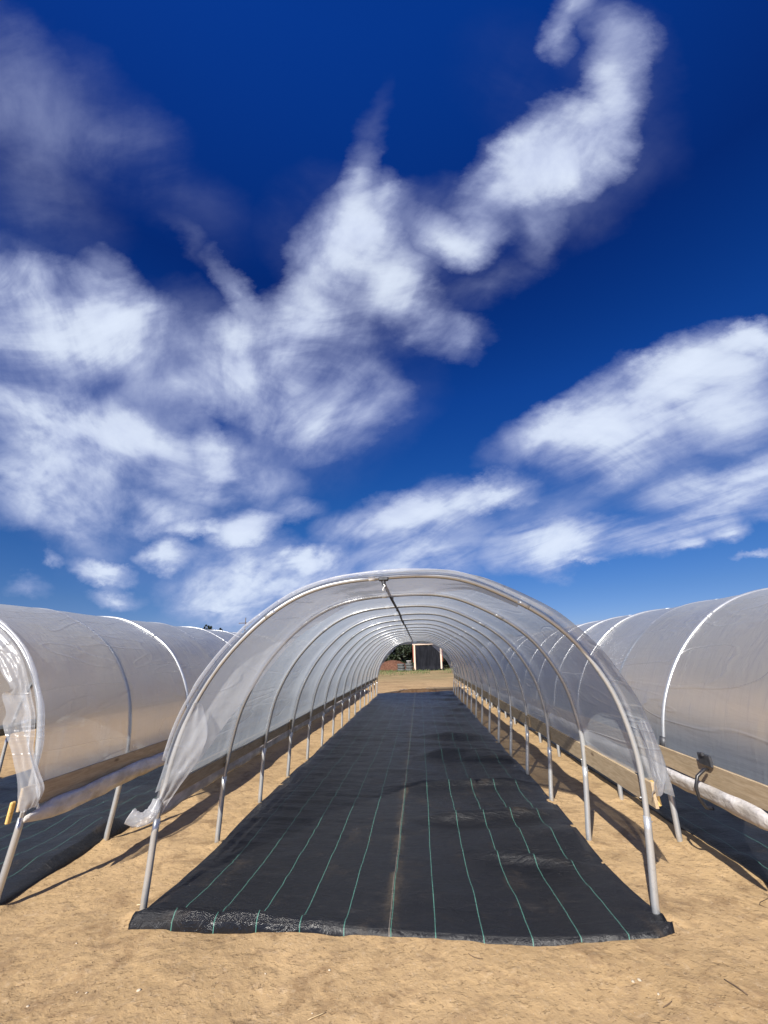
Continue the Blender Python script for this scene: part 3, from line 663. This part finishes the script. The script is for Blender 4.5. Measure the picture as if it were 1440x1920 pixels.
# ------------------------------------------------------------------ beyond the far end
f9 = vnoise(91)
def mound(name, x, y, rx, ry, h, mat, label, cat, seed=3, kind=None):
    f = vnoise(seed); n, k = 22, 48; V = []
    for i in range(n):
        t = i/(n-1)
        for j in range(k):
            q = 2*math.pi*j/k; px = math.cos(q)*t; py = math.sin(q)*t
            hh = h*(math.cos(t*math.pi)*.5+.5)**.8*(1+.25*float(fbm(f, px*3+5, py*3+5, 3)))+.03*float(fbm(f, px*11, py*11, 2))*(1-t)
            V.append((px*rx*(1+.1*float(f(q, 2.))), py*ry, hh-.06*t))
    o = mesh(name, V, grid_faces(n, k, 0, True), mat); o.location = (x, y, 0); tag(o, label, cat, kind=kind); return o
mound('soil_heap', -3.2, 56.5, 3.6, 2.6, 1.25, M['soil'], 'reddish brown soil heap left of the stacked tyres', 'soil heap')
mound('earth_bank', .1, 22.75, 2.0, .28, .13, M['trench'], 'low bank of dug earth across the far end of the mat', 'earth bank', 8)
stick('plank', -.42, 22.85, .75, R(1), .02, M['pale'], 'pale stick on the earth bank, left of centre at the far mat end', 'stick')
stick('plank', .35, 22.9, .62, R(2), .02, M['pale'], 'pale stick on the earth bank at the middle of the far mat end', 'stick')
for o in bpy.data.objects:
    if o.name.startswith('plank'): o.location.z = .10
mb = MB().box((1.75, 24.2, .05), (2.3, .10, .08), Matrix.Rotation(R(2), 3, 'Z'), .01)
tag(mb.build('plank', M['wood']), 'long grey plank lying past the far right corner of the mat', 'plank')
# shelter with black tarp
sh = empty('tarp_shelter', (1.25, 53, 0)); tag(sh, 'timber frame shelter hung with a black tarpaulin beyond the far end', 'shelter')
for x_ in (-1.55, 1.62):
    p_ = MB().box((x_, 0, 1.48), (.19, .14, 2.98), Matrix.Rotation(R(1.0), 3, 'Y'), .01).build('post', M['pale'], sh)
    MB().box((x_-.15 if x_ < 0 else x_+.15, .10, 1.95), (.10, .12, 2.0), None, .01).build('red_strip', M['red'], sh)  # reddish strip along the outer side of each front post
MB().box((0, -.02, 3.0), (3.5, .13, .17), None, .01).build('beam', M['pale'], sh)
MB().box((0, 2.6, 3.0), (3.5, .13, .17), None, .01).build('beam', M['pale'], sh)
for x_ in (-1.55, 1.62): MB().box((x_, 2.6, 1.45), (.16, .14, 2.95), None, .01).build('post', M['pale'], sh)
V = []; nx_, nz_ = 60, 26
for i in range(nz_):
    t = i/(nz_-1)
    for j in range(nx_):
        u = j/(nx_-1); wv = .07*math.sin(u*19+1.5*math.sin(t*3))*(.3+t)*.4+.04*float(fbm(f9, u*9, t*2, 3))
        V.append((-1.40+3.0*u+.30*t*t*u, .02-wv-.35*max(0, t-.85)*3, 2.88-2.84*t-(0.06*math.sin(u*math.pi*3)**2)*(1-t)))
mesh('tarpaulin', V, grid_faces(nz_, nx_), M['tarp'], sh)
V = [];
for i in range(12):
    t = i/11
    for j in range(30):
        u = j/29; V.append((-1.7+3.5*u, -.15+2.9*t, 3.10+.05*float(fbm(f9, u*5, t*5, 2))))
mesh('roof_sheet', V, grid_faces(12, 30), M['tarp'], sh)
def tyre(x, y, z, r_, w_, label):
    k, mm = 36, 14; V = []
    for i in range(k):
        a = 2*math.pi*i/k
        for j in range(mm):
            b = 2*math.pi*j/mm; cr_ = math.copysign(abs(math.cos(b))**.6, math.cos(b)); sr = math.copysign(abs(math.sin(b))**.6, math.sin(b))
            rr = r_*.74+r_*.26*cr_+(.012 if (i % 2 and abs(b) < .7) else 0); V.append((rr*math.cos(a), rr*math.sin(a), w_/2+sr*w_/2))
    Fc = [(i*mm+j, ((i+1) % k)*mm+j, ((i+1) % k)*mm+(j+1) % mm, i*mm+(j+1) % mm) for i in range(k) for j in range(mm)]
    t = mesh('tyre', V, Fc, M['tyre']); t.location = (x, y, z); tag(t, label, 'tyre', 'old tyres stacked beside the shelter')
tyre(-1.00, 52.3, .0, .46, .30, 'lowest tyre of the taller stack against the shelter post')
tyre(-.94, 52.3, .31, .44, .28, 'second tyre from the ground in the taller stack')
tyre(-1.02, 52.3, .60, .42, .26, 'third tyre from the ground in the taller stack')
tyre(-1.95, 52.7, .0, .48, .28, 'bottom tyre of the lower stack next to the soil heap')
tyre(-1.92, 52.7, .29, .46, .28, 'middle tyre of the lower stack next to the soil heap')
tyre(-1.98, 52.7, .58, .44, .26, 'upper tyre of the lower stack next to the soil heap')
# white tub on the tall stack, white drum right of the shelter
def lathe(name, prof, mat, loc, rot=None, parent=None):
    k = 24; V = [(r_*math.cos(2*math.pi*j/k), r_*math.sin(2*math.pi*j/k), z_) for r_, z_ in prof for j in range(k)]
    o = mesh(name, V, grid_faces(len(prof), k, 0, True), mat, parent); o.location = loc
    if rot: o.rotation_euler = rot
    return o
tag(lathe('tub', [(.0,.0),(.26,.0),(.30,.26),(.32,.26),(.32,.29),(.28,.29),(.25,.03),(0,.03)], M['white'], (-1.0, 52.3, .87)), 'pale tub sitting on top of the taller tyre stack', 'tub')
tag(lathe('drum', [(0,0),(.20,.0),(.21,.02),(.20,.04),(.20,.62),(.21,.64),(.20,.68),(0,.68)], M['white'], (4.25, 53.5, .42), (R(90), 0, R(80))), 'white drum lying in the grass right of the shelter', 'drum')
# leafy things
def leafmesh(name, centres, size, mat, parent, seed, per=1):
    g = np.random.default_rng(seed); N = len(centres); C_ = np.asarray(centres)
    a = g.normal(size=(N, 3)); a /= np.linalg.norm(a, axis=1)[:, None]; b = np.cross(a, g.normal(size=(N, 3))); b /= np.linalg.norm(b, axis=1)[:, None]
    sz = size*g.uniform(.6, 1.3, (N, 1)); V = np.stack([C_-a*sz, C_+b*sz*.45, C_+a*sz, C_-b*sz*.45], 1).reshape(-1, 3)
    return mesh(name, V.tolist(), [(4*i, 4*i+1, 4*i+2, 4*i+3) for i in range(N)], mat, parent, False)
def tree(x, y, H, rx, label, seed, n=7800, sparse=False, low=.08, cat='tree', group='trees behind the shelter'):
    g = np.random.default_rng(seed); t = empty('tree', (x, y, 0)); tag(t, label, cat, group)
    mb = MB().tube([(0,0,-.1),(.05,.02,H*.3),(-.04,.05,H*.6),(0,0,H*.9)], [H*.028, H*.02, H*.013, H*.004], 8)
    cl = []
    for i in range(26):
        a = g.uniform(0, 6.28); zz = g.uniform(low, .95); rad = rx*(1-abs(zz-.45)*1.1)*g.uniform(.25, 1)
        p_ = (rad*math.cos(a), rad*math.sin(a), H*zz); mb.tube([(0,0,H*zz*.6), (p_[0]*.5, p_[1]*.5, H*zz*.85), p_], [H*.008, H*.005, .01], 5, False)
        cl.append((p_, g.uniform(.16, .34)*rx))
    mb.build('trunk', M['bark'], t, True)
    C_ = []
    for p_, r_ in cl:
        q = g.normal(size=(n//26, 3)); q /= np.linalg.norm(q, axis=1)[:, None]; q *= g.uniform(.3, 1, (len(q), 1))**.5*r_*(.55 if sparse else 1.2); q[:, 2] *= .8
        C_.append(np.array(p_)+q)
    C_ = np.concatenate(C_); C_ = C_[C_[:, 2] > .05]
    leafmesh('crown', C_, .23, M['leaf'], t, seed+1)
spots = [(-13,63,3.8,2.6,'dark bushy tree far left behind the soil heap, in the gap of the left tunnel'),(-9,62,4.2,2.8,'dark tree left of the soil heap'),(-5.6,61.5,4.4,2.9,'dark tree directly behind the soil heap'),
         (-2.4,62,4.6,2.8,'dark tree behind the stacked tyres'),(.6,63,4.3,2.8,'dark tree hidden mostly behind the black tarpaulin'),(4.2,62,4.5,2.9,'dark tree at the right of the tarpaulin shelter'),
         (8,62.5,4.2,2.9,'dark tree well right of the shelter behind the tunnel wall'),(12,63,4.0,2.8,'dark tree furthest right behind the tunnels')]
for i, (x_, y_, H_, r_, lb) in enumerate(spots): tree(x_, y_, H_, r_, lb, 200+i*7)
def at(px, py, y):
    d = cf+(px-720)/F*cr-(py-960)/F*cu; k = y/d.y; return CX+k*d.x, y, CH+k*d.z
for (px, py, lb, sd_) in ((388,1165,'thin treetop just showing over the ridge of the left tunnel', 301),(396,1169,'second treetop showing over the left tunnel ridge, right of the tallest', 305),(413,1174,'faint small treetop over the left tunnel ridge near the pole', 309)):
    x_, y_, z_ = at(px, py, 95); tree(x_, y_, z_, 1.2, lb, sd_, 1300, True, .5, group='distant treetops over the left tunnel')
x_, y_, z_ = at(461, 1158, 110)
pl = empty('power_pole', (x_, y_, 0)); tag(pl, 'distant power pole with a crossarm seen over the left tunnel', 'power pole')
MB().tube([(0,0,-.2),(0,0,z_)], [.16,.11], 8).build('mast', M['bark'], pl, True)
MB().box((0, 0, z_-1.4), (3.6, .14, .18), None, 0).build('crossarm', M['bark'], pl)
# grass strip
g = np.random.default_rng(55); N = 9000
gx = g.uniform(-12, 14, N); gy = 38+g.beta(3, 1.2, N)*19; keep = np.array([float(fbm(n2, a*.5, b*.7, 3)) for a, b in zip(gx, gy)]) > (-.1-(gy-44)*.03+.25); gx, gy = gx[keep], gy[keep]
V = []; hh = g.uniform(.08, .24, len(gx)); aa = g.uniform(0, 3.14, len(gx))
for a, b, h_, q in zip(gx, gy, hh, aa):
    dx, dy = .035*math.cos(q), .035*math.sin(q); V += [(a-dx, b-dy, -.02), (a+dx, b+dy, -.02), (a+dx*1.5+.04, b+dy, h_)]
tag(mesh('grass', V, [(3*i, 3*i+1, 3*i+2) for i in range(len(gx))], M['grass'], None, False), 'patchy green and dry grass in front of the shelter', 'grass', kind='stuff')
